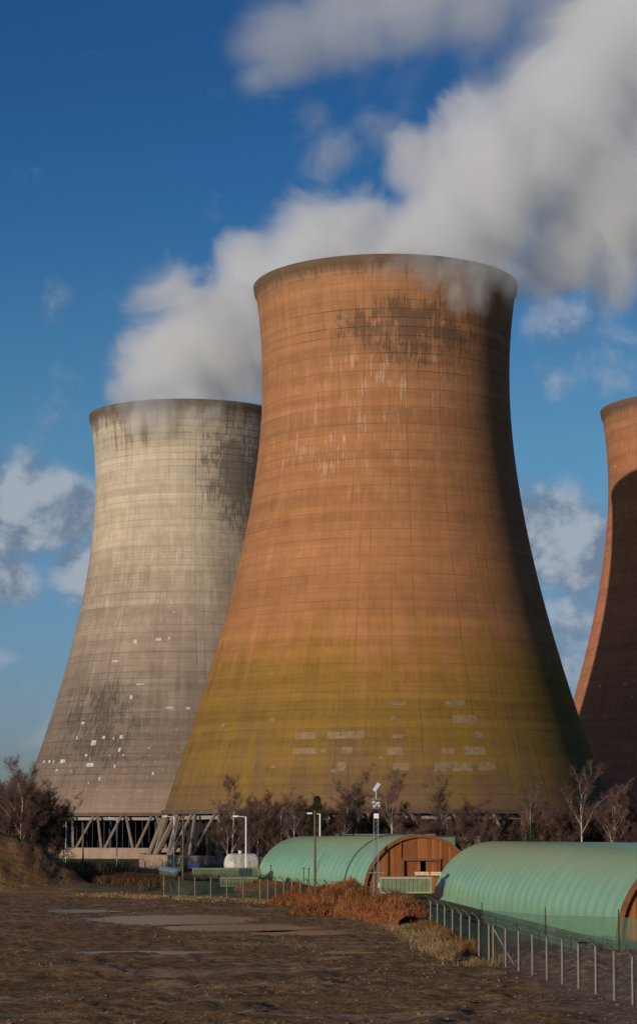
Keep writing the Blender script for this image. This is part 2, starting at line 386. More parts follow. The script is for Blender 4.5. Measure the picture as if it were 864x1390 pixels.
def make_tower(X, Y, kind, patches, label):
    root = empty('cooling_tower', (X, Y, 0), label=label, cat='cooling tower', group='hyperbolic cooling towers of the power station')
    sm, pm = shell_mat(kind)
    nth, nz_ = 288, 150
    thv = np.linspace(-math.pi, math.pi, nth+1); zv = np.linspace(10.72, 116.84, nz_)
    verts, faces, uvs, mi = [], [], [], []
    rr = np.array([trad(z) for z in zv])
    outr = rr.copy(); outr[zv > 115.4] += .35
    for j in range(nz_):
        for i in range(nth+1):
            verts.append((outr[j]*math.sin(thv[i]), -outr[j]*math.cos(thv[i]), zv[j]))
    b2 = len(verts)
    for j in range(nz_):
        for i in range(nth+1):
            r2 = rr[j]-.55; verts.append((r2*math.sin(thv[i]), -r2*math.cos(thv[i]), zv[j]))
    W1 = nth+1
    def uvof(idx):
        k = idx - b2 if idx >= b2 else idx
        return ((k % W1)/nth, zv[k//W1]/120)
    for j in range(nz_-1):
        for i in range(nth):
            a = j*W1+i; faces.append((a, a+1, a+1+W1, a+W1)); c = b2+a; faces.append((c, c+W1, c+1+W1, c+1))
    for i in range(nth):
        a = (nz_-1)*W1+i; faces.append((a, a+1, b2+a+1, b2+a)); faces.append((i+1, i, b2+i, b2+i+1))
    uvs = [uvof(k) for f in faces for k in f]; mi = [0]*len(faces)
    # repair patches: thin render skins 4 cm proud of the shell
    c_, s_ = math.cos(TILT), math.sin(TILT)
    for (x0, x1, y0, y1) in patches:
        def hit(px, py):
            Yd = Y - 25
            for _ in range(14):
                p = inv(px, py, Yd); r = trad(p.z)+.05; dx = max(-.98*r, min(.98*r, p.x-X)); Yd = Y - math.sqrt(r*r-dx*dx)
            return math.asin(dx/r), p.z
        ta, za = hit(x0, y1); tb, zb = hit(x1, y0); N = 4
        M = 3; base = len(verts)
        for j in range(M+1):
            z = za + (zb-za)*j/M
            for i in range(N+1):
                t = ta + (tb-ta)*i/N; r = trad(z)+.05
                verts.append((r*math.sin(t), -r*math.cos(t), z))
        for j in range(M):
            for i in range(N):
                a = base+j*(N+1)+i; faces.append((a, a+1, a+N+2, a+N+1)); uvs += [(0, 0)]*4; mi.append(1)
    me = bpy.data.meshes.new('shell'); me.from_pydata(verts, [], faces)
    ul = me.uv_layers.new(name='UVMap'); ul.data.foreach_set('uv', np.array(uvs).ravel())
    me.materials.append(sm); me.materials.append(pm)
    me.polygons.foreach_set('material_index', mi); me.polygons.foreach_set('use_smooth', [True]*len(faces)); me.update()
    shell = link('shell', me, root)
    # raking columns
    NN = 36; ph = math.pi/NN*.6; top_r, bot_r = 43.9, 47.2
    cm = MB().tube([(top_r-bot_r, 0, 8.3), (0, 0, 0)], .40, 6)   # placeholder direction, rebuilt below
    def P(r, t, z): return Vector((r*math.sin(t), -r*math.cos(t), z))
    def leg(sgn):
        a = P(top_r, sgn*.008, 10.95); b = P(bot_r, sgn*(math.pi/NN - .010), 2.5)
        return MB().tube([a, b], [.33, .38], 6).mesh('column', concrete)
    legs = (leg(-1), leg(1))
    for k in range(NN):
        t = ph + 2*math.pi*k/NN
        for L in legs: link('column', L, root, rz=t)
    # basin wall, sill, louvre rail, fill pack
    def ring(r0, r1, z0, z1, n_=144):
        mb = MB(); A = [2*math.pi*i/n_ for i in range(n_)]
        base = 0
        for t in A: mb.v += [tuple(P(r1, t, z0)), tuple(P(r1, t, z1)), tuple(P(r0, t, z1)), tuple(P(r0, t, z0))]
        for i in range(n_):
            a, b = 4*i, 4*((i+1) % n_)
            for q in range(4): mb.f.append((a+q, b+q, b+(q+1) % 4, a+(q+1) % 4)); mb.mi.append(0)
        return mb
    ring(45.4, 49.0, -.5, 2.6).build('basin_wall', wallc, root)
    ring(42.2, 42.9, 9.3, 10.1).build('distribution_pipe', pipem, root)
    ring(43.0, 44.75, 10.3, 11.1).build('ring_beam', simple('ring_beam', (.10, .065, .045), .3, .5), root)
    fp = MB()
    for k in range(150):
        t = 2*math.pi*k/150; p = P(38.5, t, 5.4); fp.box(p, (.22 + .5*(k % 7 == 0), 5.0, 7.6), t)
    for k in range(48):
        t = 2*math.pi*(k+.5)/48; p = P(36.2, t, 5.5); fp.box(p, (5.0, .3, 8.0), t)
    fp.box((0, 0, 9.9), (56, 56, .5))
    fp.build('fill_pack', darkp, root)
    return root
PM = [(400,429,994,1004),(444,495,993,1003),(397,430,1015,1024),(463,478,1014,1023),(524,547,1014,1025),(533,555,1036,1046),(590,640,1035,1047),(600,615,1016,1023),(630,658,1014,1025),(614,647,971,982),(613,630,951,958),(527,550,953,957),(644,655,993,1002),(457,470,1035,1047),(650,665,1035,1046),(532,546,997,1002),(366,374,975,979),(492,497,930,935),(531,536,971,976),(300,306,982,988),(514,519,1027,1031),(655,672,1036,1044),(604,611,952,957),(434,442,1017,1021),(368,374,1038,1043),(305,310,990,993),(448,456,1044,1049)]
PL = [(123,131,1005,1012),(139,143,999,1003),(162,167,998,1003),(160,164,1015,1021),(117,127,1036,1041),(81,89,1031,1036),(58,61.5,1032,1036),(65,69,1032,1036),(71,74,1032,1036),(154,157,1038,1043),(133,137,1055,1060),(181,186,868,874),(211,219,866,870),(176,180,944,949),(103,106,1000,1004),(153,155,1001,1004),(115,119,1024,1027),(121,123,1028,1033),(206,209,1048,1052),(201,203,1014,1017),(185,196,928,930),(225,236,960,962),(252,258,960,963),(170,171,893,896),(189,192,767,770),(152,160,896,899),(234,238,830,832),(110,115,980,983),(75,79,1044,1047),(95,97,1046,1048),(119,121,1062,1064),(166,169,1024,1026),(122,124,590,594),(228,231,865,868)]
PR_ = [(822,824,573,576),(833,836,632,635),(845,848,655,658),(830,832,659,661),(834,836,732,735),(832,834,756,758),(800,803,884,887),(806,808,913,915),(812,815,930,933),(828,830,936,939),(845,850,928,930),(858,862,924,926),(812,814,950,952),(856,859,945,947),(808,810,963,966)]
main_tower = make_tower(13.6, 422, 'terracotta', PM, 'largest terracotta cooling tower in the centre with mustard yellow algae round its lower half')
make_tower(-34.6, 560.2, 'buff', PL, 'cream and grey brown cooling tower with black soot stains, left of the big orange tower')
right_tower = make_tower(101.0, 548.3, 'red', PR_, 'reddish cooling tower mostly in shadow, cut off by the right edge of the photo')

# ------------------------------------------------------------------ nissen huts
hm, n = newmat('green_corrugated_steel')
g = n.new('ShaderNodeTexCoord').outputs['Object']
f = n.noise(g, .25, 5, .6); f2 = n.noise(n.v('MULTIPLY', g, (1, .15, 1)), 2.5, 4, .7)
n.out(n.ramp(n.add(n.mul(f, .7), n.mul(f2, .3)), [(.3, (.180, .335, .195)), (.7, (.235, .405, .250))]), n.ss(f2, .3, .7, .28, .38), n.bump(f2, .04, .05), spec=.5)
wood, n = newmat('brown_timber_cladding')
g = n.new('ShaderNodeTexCoord').outputs['Object']; sx, sy, sz = n.sep(g)
pl = n.m('FLOOR', n.mul(sx, 1/.30)); pv = n.white(n.xyz(pl, 1.0, 2.0))
gr = n.noise(n.xyz(n.mul(sx, 5.0), n.mul(sy, 5.0), n.mul(sz, .5)), 1.5, 5, .7)
ln = n.ss(n.m('ABSOLUTE', n.sub(n.m('FRACT', n.mul(sx, 1/.30)), .5)), .44, .49)
c = n.ramp(n.add(n.mul(gr, .55), n.mul(pv, .45)), [(.2, (.15, .045, .012)), (.5, (.27, .088, .022)), (.85, (.40, .15, .045))])
n.out(n.mix(n.mul(ln, .7), c, (.05, .018, .007)), .7, n.bump(n.mul(ln, -1.0), .4, .04), spec=.25)
trimm = simple('brown_trim_timber', (.20, .075, .026), .25, 2)
darkm = simple('near_black', (.012, .010, .009), .3, 2)  # near black: painted shade in doorway and pipe, also brackets and bearers
greendark = simple('dark_green_paint', (.022, .050, .038), .3, 1.5)
def arch_hut(near, far, r, label, door, pitch=3.1, strap=None):
    A = Vector(near); B = Vector(far); L = (B-A).length; d = (B-A).normalized()
    root = empty('arched_hut', A, label=label, cat='hut', group='green arched huts')
    root.rotation_euler = Vector((0, 1, 0)).rotation_difference(d).to_euler()
    # roof: barrel of curved corrugated sheets. local +Y runs to the far end
    step = pitch/12; N = int(L/step); NA = 56
    verts = []; faces = []
    for j in range(N+1):
        y = j*L/N; ph = (y/pitch) % 1.0
        rib = math.sin(math.pi*ph)**2
        for i in range(NA+1):
            a = -R(4) + (math.pi+R(8))*i/NA; aa = min(a, math.pi-a)
            sm_ = lambda p, q: max(0, min(1, (aa-p)/(q-p)))
            rr = r + rib*(.004 + .12*sm_(R(8), R(18))*(1-sm_(R(22), R(48)))) - .05
            verts.append((-rr*math.cos(a), y, rr*math.sin(a)))
    Wn = NA+1
    for j in range(N):
        for i in range(NA):
            a = j*Wn+i; faces.append((a, a+Wn, a+Wn+1, a+1))
    b2 = len(verts)
    for j in (0, N):
        for i in range(NA+1):
            a = -R(4) + (math.pi+R(8))*i/NA; verts.append((-(r-.2)*math.cos(a), j*L/N, (r-.2)*math.sin(a)))
    for i in range(NA):
        faces.append((i, i+1, b2+i+1, b2+i)); faces.append((b2+i, b2+i+1, b2+Wn+i+1, b2+Wn+i)); faces.append((N*Wn+i+1, N*Wn+i, b2+Wn+i, b2+Wn+i+1))
    me = bpy.data.meshes.new('roof'); me.from_pydata(verts, [], faces); me.materials.append(hm)
    me.polygons.foreach_set('use_smooth', [True]*len(faces)); me.update(); link('roof', me, root)
    # end walls, built as a fan of vertical boards recessed in the arch
    def endwall(y, hole=None, nm='end_wall'):
        mb = MB(); w = .30; x = -r+.35
        rin = r-.25
        while x < r-.35:
            x1 = min(x+w, r-.35); h0, h1 = math.sqrt(max(0, rin*rin-x*x)), math.sqrt(max(0, rin*rin-x1*x1)); zb = -1.0
            if hole and x1 > hole[0] and x < hole[1]: zb = hole[2]
            for yy_ in (y, y+.08):
                mb.face([(x, yy_, zb), (x1, yy_, zb), (x1, yy_, h1), (x, yy_, h0)])
            mb.face([(x, y, zb), (x, y+.08, zb), (x1, y+.08, zb), (x1, y, zb)])
            x = x1
        o = mb.build(nm, wood, root); return o
    endwall(.30, door); endwall(L-.4)
    tr = MB(); NA2 = 48
    for i in range(NA2+1):
        a = -R(4)+(math.pi+R(8))*i/NA2
        for q, (rad, y) in enumerate(((r+.07, -.10), (r+.07, .12), (r-.32, .12), (r-.32, -.10))): tr.v.append((-rad*math.cos(a), y, rad*math.sin(a)))
    for i in range(NA2):
        for q in range(4): tr.f.append((4*i+q, 4*i+(q+1) % 4, 4*i+4+(q+1) % 4, 4*i+4+q)); tr.mi.append(0)
    tr.build('arch_trim', trimm, root)
    if door:
        x0, x1, h = door; gap0 = x0 + (x1-x0)*.50; gap1 = x0+(x1-x0)*.66
        MB().box(((x0+x1)/2, 1.6, h/2), (x1-x0+1, .1, h+.6)).build('door_shade_panel', darkm, root)  # black panel standing in for the shade inside the doorway
        f_ = MB().box(((x0+x1)/2, .16, h+.14), (x1-x0+.6, .25, .28)).box((x0-.13, .16, h/2-.02), (.26, .24, h)).box((x1+.13, .16, h/2-.02), (.26, .24, h))
        f_.box((x0-2.4, .2, 1.35), (4.3, .16, .16)).box((x0-.35, .2, h*.95), (.14, .17, h*1.3))
        fr = f_.build('door_frame', trimm, root)
        for (a, b) in ((x0, gap0), (gap1, x1)):
            dd = MB().box(((a+b)/2, .52, h/2), (b-a-.02, .08, h)); D = dd.build('door', wood, root)
            MB().box(((a+b)/2, .47, h*.93), (b-a-.1, .03, .16)).box(((a+b)/2, .47, h*.12), (b-a-.1, .03, .16)).build('door_rail', trimm, D)
    if strap:
        P = [(-(r+.14)*math.cos(a), strap + 1.2*math.sin(a), (r+.14)*math.sin(a)) for a in [R(3+i*4) for i in range(36)]]
        MB().tube(P, .075, 6).build('roof_strap', greendark, root)
    MB().box((-r-.02, L/2, -.35), (.35, L, .9)).box((r+.02, L/2, -.35), (.35, L, .9)).build('plinth', simple('hut_plinth', (.07, .12, .09), .2), root)
    return root
arch_hut((28.7, 154.7, 0), (20.3, 245, -.65), 7.2, 'nearest green arched hut at the right, its timber end cut off by the photo edge', None)
arch_hut((12.5, 260, 0), (-2.6, 335, -.6), 7.15, 'green arched hut with brown timber end wall and open door, in the middle', (-2.1, 2.25, 4.0), strap=11.0)

# ------------------------------------------------------------------ steam
def steam(name, spheres, D, label, nscale, amp, edge=.38, col=(1, 1, 1), low=0.0, sd=0.0):
    """a body of drifting steam: hull mesh round a chain of puffs, density falls off to nothing at its ragged edge"""
    S_ = [(inv(px, py, Y), r*Y*1.02/FPX, w) for (px, py, r, Y, w) in spheres]
    import bmesh
    bm = bmesh.new()
    for p, r, w in S_: bmesh.ops.create_icosphere(bm, subdivisions=3, radius=r*1.34, matrix=Matrix.Translation(p))
    me = bpy.data.meshes.new(name); bm.to_mesh(me); bm.free()
    o = link(name, me); md = o.modifiers.new('remesh', 'REMESH'); md.mode = 'VOXEL'; md.voxel_size = 2.5
    dg = bpy.context.evaluated_depsgraph_get(); me2 = bpy.data.meshes.new_from_object(o.evaluated_get(dg)); o.modifiers.clear(); o.data = me2
    mt, n = newmat(name); me2.materials.clear(); me2.materials.append(mt)
    g = n.new('ShaderNodeTexCoord').outputs['Object']
    f = None
    for p, r, w in S_:
        d = n.v('DISTANCE', g, tuple(p), out=1); k = n.m('MULTIPLY_ADD', d, -1/(r*1.12), w)
        f = k if f is None else n.m('SMOOTH_MAX', f, k, .10)
    nz = n.noise(n.v('ADD', g, (sd, sd, 0)), nscale, 7, .67, .7)
    x = n.add(f, n.mul(n.sub(nz, .5), amp))
    fade = n.ss(f, -.19, -.04)
    dens = n.mul(n.mul(n.ss(x, .16, .16+edge), fade), D)
    pv = n.new('ShaderNodeVolumePrincipled'); pv.inputs['Color'].default_value = (*col, 1); pv.inputs['Anisotropy'].default_value = .15
    n.put(pv.inputs['Density'], dens)
    oo = n.new('ShaderNodeOutputMaterial'); n.l.new(pv.outputs[0], oo.inputs['Volume'])
    tag(o, label, 'steam', kind='stuff')
    return o
steam('steam_plume', [(245,560,118,560,.8),(225,500,88,560,1),(180,470,48,560,.8),(300,455,120,565,1),(375,410,125,570,1),(255,400,62,565,.8),(330,350,72,570,.9),(430,355,100,575,1),(500,345,85,580,1),(395,310,55,575,.7),(470,330,70,580,.8),(165,535,50,556,.7)],
      .13, 'pale steam plume drifting right from the cream cooling tower', .034, 2.0)
steam('steam_plume', [(520,400,140,422,.75),(590,340,92,422,.95),(640,300,112,427,1),(590,240,70,427,.85),(700,220,128,435,1),(640,180,78,433,.9),(780,150,130,440,1),(800,280,115,440,.95),(880,220,150,450,1),(760,350,95,435,.85),(870,60,130,455,1),(735,400,70,430,.7),(560,215,70,428,.9),(830,380,80,440,.7),(600,330,90,415,.8)],
      .12, 'thick pale steam plume rising right from the big orange cooling tower', .034, 2.0, sd=40)
steam('steam_drift', [(390,60,95,640,.95),(470,30,110,640,1),(560,10,120,640,1),(650,10,120,640,1),(750,20,130,640,1),(850,30,120,640,.9),(640,80,80,640,.8),(420,150,80,640,.62),(455,215,85,640,.62),(560,110,100,640,.66),(350,110,60,640,.75),(720,90,110,640,1),(650,120,90,640,.85),(800,80,110,640,1),(600,170,70,640,.6),(520,170,80,640,.6)],
      .05, 'thin grey steam drifting across the top of the sky', .016, 2.4, edge=.75, sd=90)

steam('steam_wisp', [(470,352,30,398,.8),(505,352,34,397,.85),(540,356,38,396,.9),(575,360,42,396,1),(610,364,44,396,1),(640,372,46,398,1),(668,378,44,402,1),(694,384,40,410,1),(650,398,36,397,.8),(615,395,34,395,.9),(622,416,22,395,.7),(585,385,30,395,.7)],
      .12, 'faint steam spilling over the near rim of the big orange tower', .075, 2.6, edge=.7, sd=11)
steam('steam_wisp', [(150,556,26,542,.8),(172,552,34,538,.9),(200,556,36,535,1),(230,560,36,534,1),(260,560,34,533,.9),(290,558,30,534,.8),(180,574,26,534,.8),(225,582,24,533,.8)],
      .12, 'faint steam spilling over the near rim of the cream tower', .07, 2.6, edge=.7, sd=23)

# ------------------------------------------------------------------ trees
barkm = simple('birch_bark', (.44, .38, .31), .45, 3, .85)
barkd = simple('dark_bark', (.12, .08, .065), .4, 3, .9)
def twigmat(name, a, b):
    m, n = newmat(name); oi = n.new('ShaderNodeObjectInfo').outputs['Random']; g = n.new('ShaderNodeTexCoord').outputs['Object']
    f = n.add(n.mul(n.noise(g, .6, 4), .6), n.mul(oi, .4)); n.out(n.ramp(f, [(.25, a), (.75, b)]), .85, spec=.15); return m
twigm = twigmat('purple_brown_twigs', (.075, .040, .031), (.16, .090, .066))
def bare_tree(seed, H, spread, ntw, birch, stems=1):
    rd = random.Random(seed); tr = MB(); tw = []
    def grow(p, d, L, r, lvl):
        seg = 5 if lvl == 0 else 4; pts = [p.copy()]; rads = [r]; q = p.copy(); dd = d.copy(); nodes = []
        for i in range(seg):
            w = .10 if lvl == 0 else .2
            dd = (dd + Vector((rd.uniform(-w, w), rd.uniform(-w, w), rd.uniform(-.02, .14 if lvl else .05)))).normalized()
            q = q + dd*(L/seg); pts.append(q.copy()); rads.append(r*(1-(i+1)/seg*.85)); nodes.append((q.copy(), dd.copy(), rads[-1], (i+1)/seg))
        if lvl < 3: tr.tube(pts, rads, 5 if lvl < 2 else 3, cap=False)
        nb = {0: 9, 1: 5, 2: 4}.get(lvl, 0)
        for k in range(nb):
            t = rd.uniform(.25 if lvl == 0 else .2, 1.0); idx = min(seg-1, int(t*seg)); c, cd_, cr, _ = nodes[idx]
            c = pts[idx].lerp(pts[idx+1], rd.random())
            a = rd.uniform(0, 2*math.pi); up = rd.uniform(.55, 1.3) if lvl == 0 else rd.uniform(.1, .9)
            nd = (Vector((math.cos(a), math.sin(a), up))*spread + cd_*.6).normalized()
            grow(c, nd, L*rd.uniform(.34, .52)*(1.15-t*.45 if lvl == 0 else 1), max(.012, cr*.55), lvl+1)
        if lvl >= 1:
            cnt = int({1: ntw//2, 2: ntw, 3: ntw}[lvl]*1.7)
            for k in range(cnt):
                idx = rd.randrange(seg); c = pts[idx].lerp(pts[idx+1], rd.random()); a = rd.uniform(0, 2*math.pi)
                nd = (Vector((math.cos(a), math.sin(a), rd.uniform(-.5, 1.1))) + nodes[idx][1]*.8).normalized()
                tw.append((c, nd, rd.uniform(.35, 1.0)*(H/14)))
    for s_ in range(stems):
        a = rd.uniform(0, 6.28); lean = .05 if stems == 1 else .16
        grow(Vector((0, 0, -.2)), Vector((math.cos(a)*lean, math.sin(a)*lean, 1)).normalized(), H*rd.uniform(.8, .95), .15*H/13, 0)
    vs = []; fs = []
    for c, d, l in tw:
        side = d.cross(Vector((rd.uniform(-1, 1), rd.uniform(-1, 1), rd.uniform(-1, 1)))).normalized()*.0105*(1+rd.random()*.6)
        mid = c + d*l*.5 + Vector((0, 0, rd.uniform(-.08, .08))); e = c + d*l + Vector((rd.uniform(-.15, .15), rd.uniform(-.15, .15), rd.uniform(-.2, .08)))
        b = len(vs); vs += [tuple(c-side), tuple(c+side), tuple(mid+side*.7), tuple(mid-side*.7), tuple(e)]
        fs.append((b, b+1, b+2, b+3)); fs.append((b+3, b+2, b+4))
        o2 = side.cross(d).normalized(); e2 = mid + (d+o2*.9).normalized()*l*.45
        b = len(vs); vs += [tuple(mid-side*.6), tuple(mid+side*.6), tuple(e2)]; fs.append((b, b+1, b+2))
    tmesh = tr.mesh('trunk', barkm if birch else barkd, True)
    cmesh = bpy.data.meshes.new('crown'); cmesh.from_pydata(vs, [], fs); cmesh.materials.append(twigm); cmesh.update()
    return tmesh, cmesh
VB = [bare_tree(1, 13, .62, 9, True), bare_tree(2, 14, .55, 9, True), bare_tree(3, 12, .7, 9, True, 2), bare_tree(4, 15, .5, 8, True)]
VD = [bare_tree(11, 12, .8, 13, False, 2), bare_tree(12, 11, .9, 14, False, 3), bare_tree(13, 13, .75, 13, False, 2)]
def put_tree(pair, px, Y, h, hs, label, group, name='birch_tree', seed=0, X=None):
    rd = random.Random(seed*7+3); x = (px-432)*Y/FPX if X is None else X
    root = empty(name, (x, Y, gz(x, Y)), rd.uniform(0, 6.28), label=label, cat='tree', group=group)
    s = h/hs; root.scale = (s*rd.uniform(.9, 1.15), s*rd.uniform(.9, 1.15), s)
    link('trunk', pair[0], root); link('crown', pair[1], root)
    return root
HB = [13, 14, 12, 15]; HD = [12, 11, 13]
# prominent pale birches, one label each
PB = [(313, 352, 14.0, 1, 'slim pale birch before the orange tower wall, left of the white tank'),
      (460, 350, 13.2, 2, 'twin stemmed pale birch just right of the dark conifer'),
      (530, 350, 15.6, 3, 'tall leaning white birch just right of the floodlight mast'),
      (608, 352, 13.8, 0, 'pale birch with broad crown behind the timber end of the middle hut'),
      (718, 350, 13.0, 1, 'pale birch rising from the small green conifer by the far hut ridge'),
      (786, 345, 16.6, 3, 'tallest white birch at the right, in front of the dark tower edge'),
      (836, 348, 13.4, 2, 'forked pale birch close to the right edge of the photo'),
      (480, 356, 14.6, 0, 'round crowned birch left of the floodlight mast')]
for i, (px, Y, h, v, lab) in enumerate(PB): put_tree(VB[v], px, Y, h, HB[v], lab, None, seed=i)
# the belt of bare trees between the huts and the big tower
i = 0
for px in np.arange(300, 905, 9.0):
    i += 1; rd = random.Random(int(px)); Y = rd.uniform(346, 368)
    gap = 575 < px < 720 or 470 < px < 560
    h = rd.uniform(8.0, 11.6) * (0.90 if gap else 1.0)
    if gap and rd.random() < .35: continue
    if rd.random() < .3: v = rd.randrange(4); pair = VB[v]; hs = HB[v]; lab = 'slender leafless birch in the belt of bare trees below the big tower'; nm = 'birch_tree'
    else: v = rd.randrange(3); pair = VD[v]; hs = HD[v]; lab = 'leafless purple brown tree in the belt of bare trees below the big tower'; nm = 'bare_tree'
    put_tree(pair, px+rd.uniform(-4, 4), Y, h, hs, lab, 'bare trees in the belt below the big tower', nm, seed=i+100)
# copse left of the cream tower
i = 0
for (px, Y, h, k) in ((-8,345,15.5,1),(52,326,12.5,2),(36,324,13,0),(6,330,15.0,2),(16,335,15,0),(28,318,13.5,1),(38,345,14.5,2),(50,330,12.5,0),(58,350,12.5,1),(68,345,9.5,2),(45,322,10.5,2),(62,338,11.5,2),(74,352,9.5,1),(20,322,11,1),(2,325,12,0),(34,360,14,1),(-2,360,14,2)):
    i += 1; put_tree(VD[k], px, Y, h*.93, HD[k], 'leafless dark tree in the copse at the left edge, behind the mud mound', 'bare trees in the left copse', 'bare_tree', seed=i+300)
put_tree(VB[3], 30, 318, 16.6, HB[3], 'leaning white stemmed birch standing out of the copse at the left edge', None, seed=401)
# conifers
conm = twigmat('conifer_needles', (.015, .038, .012), (.06, .11, .03))
def conifer(px, Y, h, w, label, seed, light=False):
    rd = random.Random(seed); x = (px-432)*Y/FPX
    root = empty('conifer', (x, Y, gz(x, Y)), label=label, cat='tree')
    MB().tube([(0, 0, -.2), (.05, 0, h*.5), (0, 0, h*.97)], [.16, .1, .02], 6).build('trunk', barkd, root)
    mb = MB(); N = int(2600*h/12)
    for k in range(N):
        t = rd.random()**.75; z = h*(.06+.94*t); lay = .75+.25*math.sin(z*5.2+seed); rr = w*(1-t)**.62*lay*(.35+.65*rd.random()**.5)+.05
        a = rd.uniform(0, 2*math.pi); p = Vector((rr*math.cos(a), rr*math.sin(a), z - rr*.25)); d = Vector((math.cos(a), math.sin(a), rd.uniform(-.3, .5))).normalized()
        s_ = Vector((-math.sin(a), math.cos(a), rd.uniform(-.4, .4)))*rd.uniform(.08, .16); l = rd.uniform(.25, .5)
        mb.face([p-s_, p+s_, p+d*l])
    mb.build('crown', conm, root)
conifer(430, 340, 12.9, 3.5, 'dark green conifer standing above the middle green hut', 5)
conifer(722, 344, 8.6, 2.0, 'small green conifer behind the ridge of the nearest hut', 8)
conifer(88, 372, 6.6, 3.6, 'dark broad evergreen in shade left of the cream tower columns', 15)
conifer(66, 345, 7.0, 3.6, 'dark evergreen at the foot of the left copse, near the mound', 17)

# ------------------------------------------------------------------ stuff: bracken, dry grass, scrub
def scatter(name, pts, hmin, hmax, wid, mat, label, lean=.5, seed=0, droop=.3, cat='vegetation'):
    """a mass of curved stems rooted at pts (x, y, z)"""
    r = np.random.default_rng(seed); N = len(pts); P = np.array(pts)
    a = r.uniform(0, 2*np.pi, N); L = r.uniform(hmin, hmax, N); l = r.uniform(.1, 1, N)*lean
    d = np.stack([np.cos(a)*l, np.sin(a)*l, np.ones(N)], -1); d /= np.linalg.norm(d, axis=1)[:, None]
    b = r.uniform(0, 2*np.pi, N); s = np.stack([np.cos(b), np.sin(b), 0*b], -1)*wid*r.uniform(.5, 1.3, N)[:, None]
    mid = P + d*L[:, None]*.55; hor = np.stack([np.cos(a), np.sin(a), 0*a], -1)
    tip = mid + d*L[:, None]*.35 + hor*(L*droop)[:, None]; tip[:, 2] -= L*droop*.6
    V = np.stack([P-s, P+s, mid+s*.8, mid-s*.8, tip], 1).reshape(-1, 3); k = np.arange(N)*5
    me = bpy.data.meshes.new(name)
    F = [(int(q), int(q)+1, int(q)+2, int(q)+3) for q in k] + [(int(q)+3, int(q)+2, int(q)+4) for q in k]
    me.from_pydata([tuple(v) for v in V], [], F); me.materials.append(mat); me.update()
    o = link(name, me); tag(o, label, cat, kind='stuff'); return o
def stemmat(name, stops, sc=1.2):
    m, n = newmat(name); g = n.new('ShaderNodeTexCoord').outputs['Object']
    f = n.add(n.mul(n.noise(g, sc, 5, .7), .65), n.mul(n.noise(g, .15, 3), .35)); n.out(n.ramp(f, stops), .85, spec=.12); return m
brm = stemmat('rusty_bracken', [(.32, (.070, .026, .012)), (.48, (.22, .080, .028)), (.60, (.34, .145, .055)), (.72, (.46, .28, .13))], 2.2)
dgm = stemmat('dry_grass', [(.34, (.13, .08, .035)), (.55, (.27, .175, .085)), (.7, (.42, .30, .16))])
bbm = stemmat('bramble_scrub', [(.34, (.045, .022, .012)), (.55, (.12, .055, .025)), (.7, (.20, .10, .045))])
olm = stemmat('olive_scrub', [(.34, (.045, .030, .015)), (.55, (.115, .080, .036)), (.7, (.20, .145, .070))])
# heap of bracken along the fence: bodies then fronds
def fx_at(y): return 10.7 - (y-130)*.045
heapc = []   # (x, y, rx, ry, h)
def pxg(px, py):
    Y = EYE*FPX/(py-1117.5); return (px-432)*Y/FPX, Y
for (px, py, rx, ry, h) in ((372,1214,2.6,4,1.6),(395,1221,2.6,4,2.3),(420,1228,2.8,5,2.5),(446,1232,2.6,5,2.7),(470,1238,2.9,5,3.7),(490,1244,2.4,5,2.8),(512,1248,2.3,5,2.3),(533,1252,2.3,5,3.1),(550,1258,2.1,5,2.9),(566,1265,1.6,4,2.2),(350,1210,2.8,4,1.5),(328,1206,3,4,1.1),(305,1203,3,3,.7),(358,1216,3,4,1.0),(405,1229,3,3,1.1),(440,1241,3,3,1.0)):
    x, y = pxg(px, py); heapc.append((x, y+3.0, rx, ry, h))
def heap_h(x, y):
    t = 0
    for (a, b, rx, ry, h) in heapc:
        q = ((x-a)/rx)**2 + ((y-b)/ry)**2
        if q < 1: t = max(t, h*math.sqrt(1-q)**.9)
    return t
mb = MB(); pts = []
xs_ = np.arange(-20, 12, .5); ys_ = np.arange(170, 285, .6)
H = np.array([[heap_h(x, y) for x in xs_] for y in ys_])
N1 = fbm(np.repeat(xs_[None], len(ys_), 0)*.9, np.repeat(ys_[:, None], len(xs_), 1)*.7, 4, .6)
H = np.where(H > 0, H*(.35+1.0*N1), 0)
G = gheight(np.repeat(xs_[None], len(ys_), 0), np.repeat(ys_[:, None], len(xs_), 1))
for j in range(len(ys_)-1):
    for i_ in range(len(xs_)-1):
        hs_ = [H[j, i_], H[j, i_+1], H[j+1, i_+1], H[j+1, i_]]
        if max(hs_) > 0:
            co = [(xs_[i_], ys_[j]), (xs_[i_+1], ys_[j]), (xs_[i_+1], ys_[j+1]), (xs_[i_], ys_[j+1])]; gg = [G[j, i_], G[j, i_+1], G[j+1, i_+1], G[j+1, i_]]
            mb.face([(c_[0], c_[1], g_-.15+h_*.8) for c_, g_, h_ in zip(co, gg, hs_)])
            for k in range(44):
                u, v_ = random.random(), random.random()
                hh = (hs_[0]*(1-u)+hs_[1]*u)*(1-v_) + (hs_[3]*(1-u)+hs_[2]*u)*v_; g0 = gg[0]
                pts.append((xs_[i_]+u*.5, ys_[j]+v_*.6, g0-.2+hh*.82))
br = scatter('bracken', pts, .3, 1.25, .019, brm, 'tangled heap of rust orange dead bracken along the fence', .9, 3, .5)
body = mb.build('bracken_litter', brm, br); 
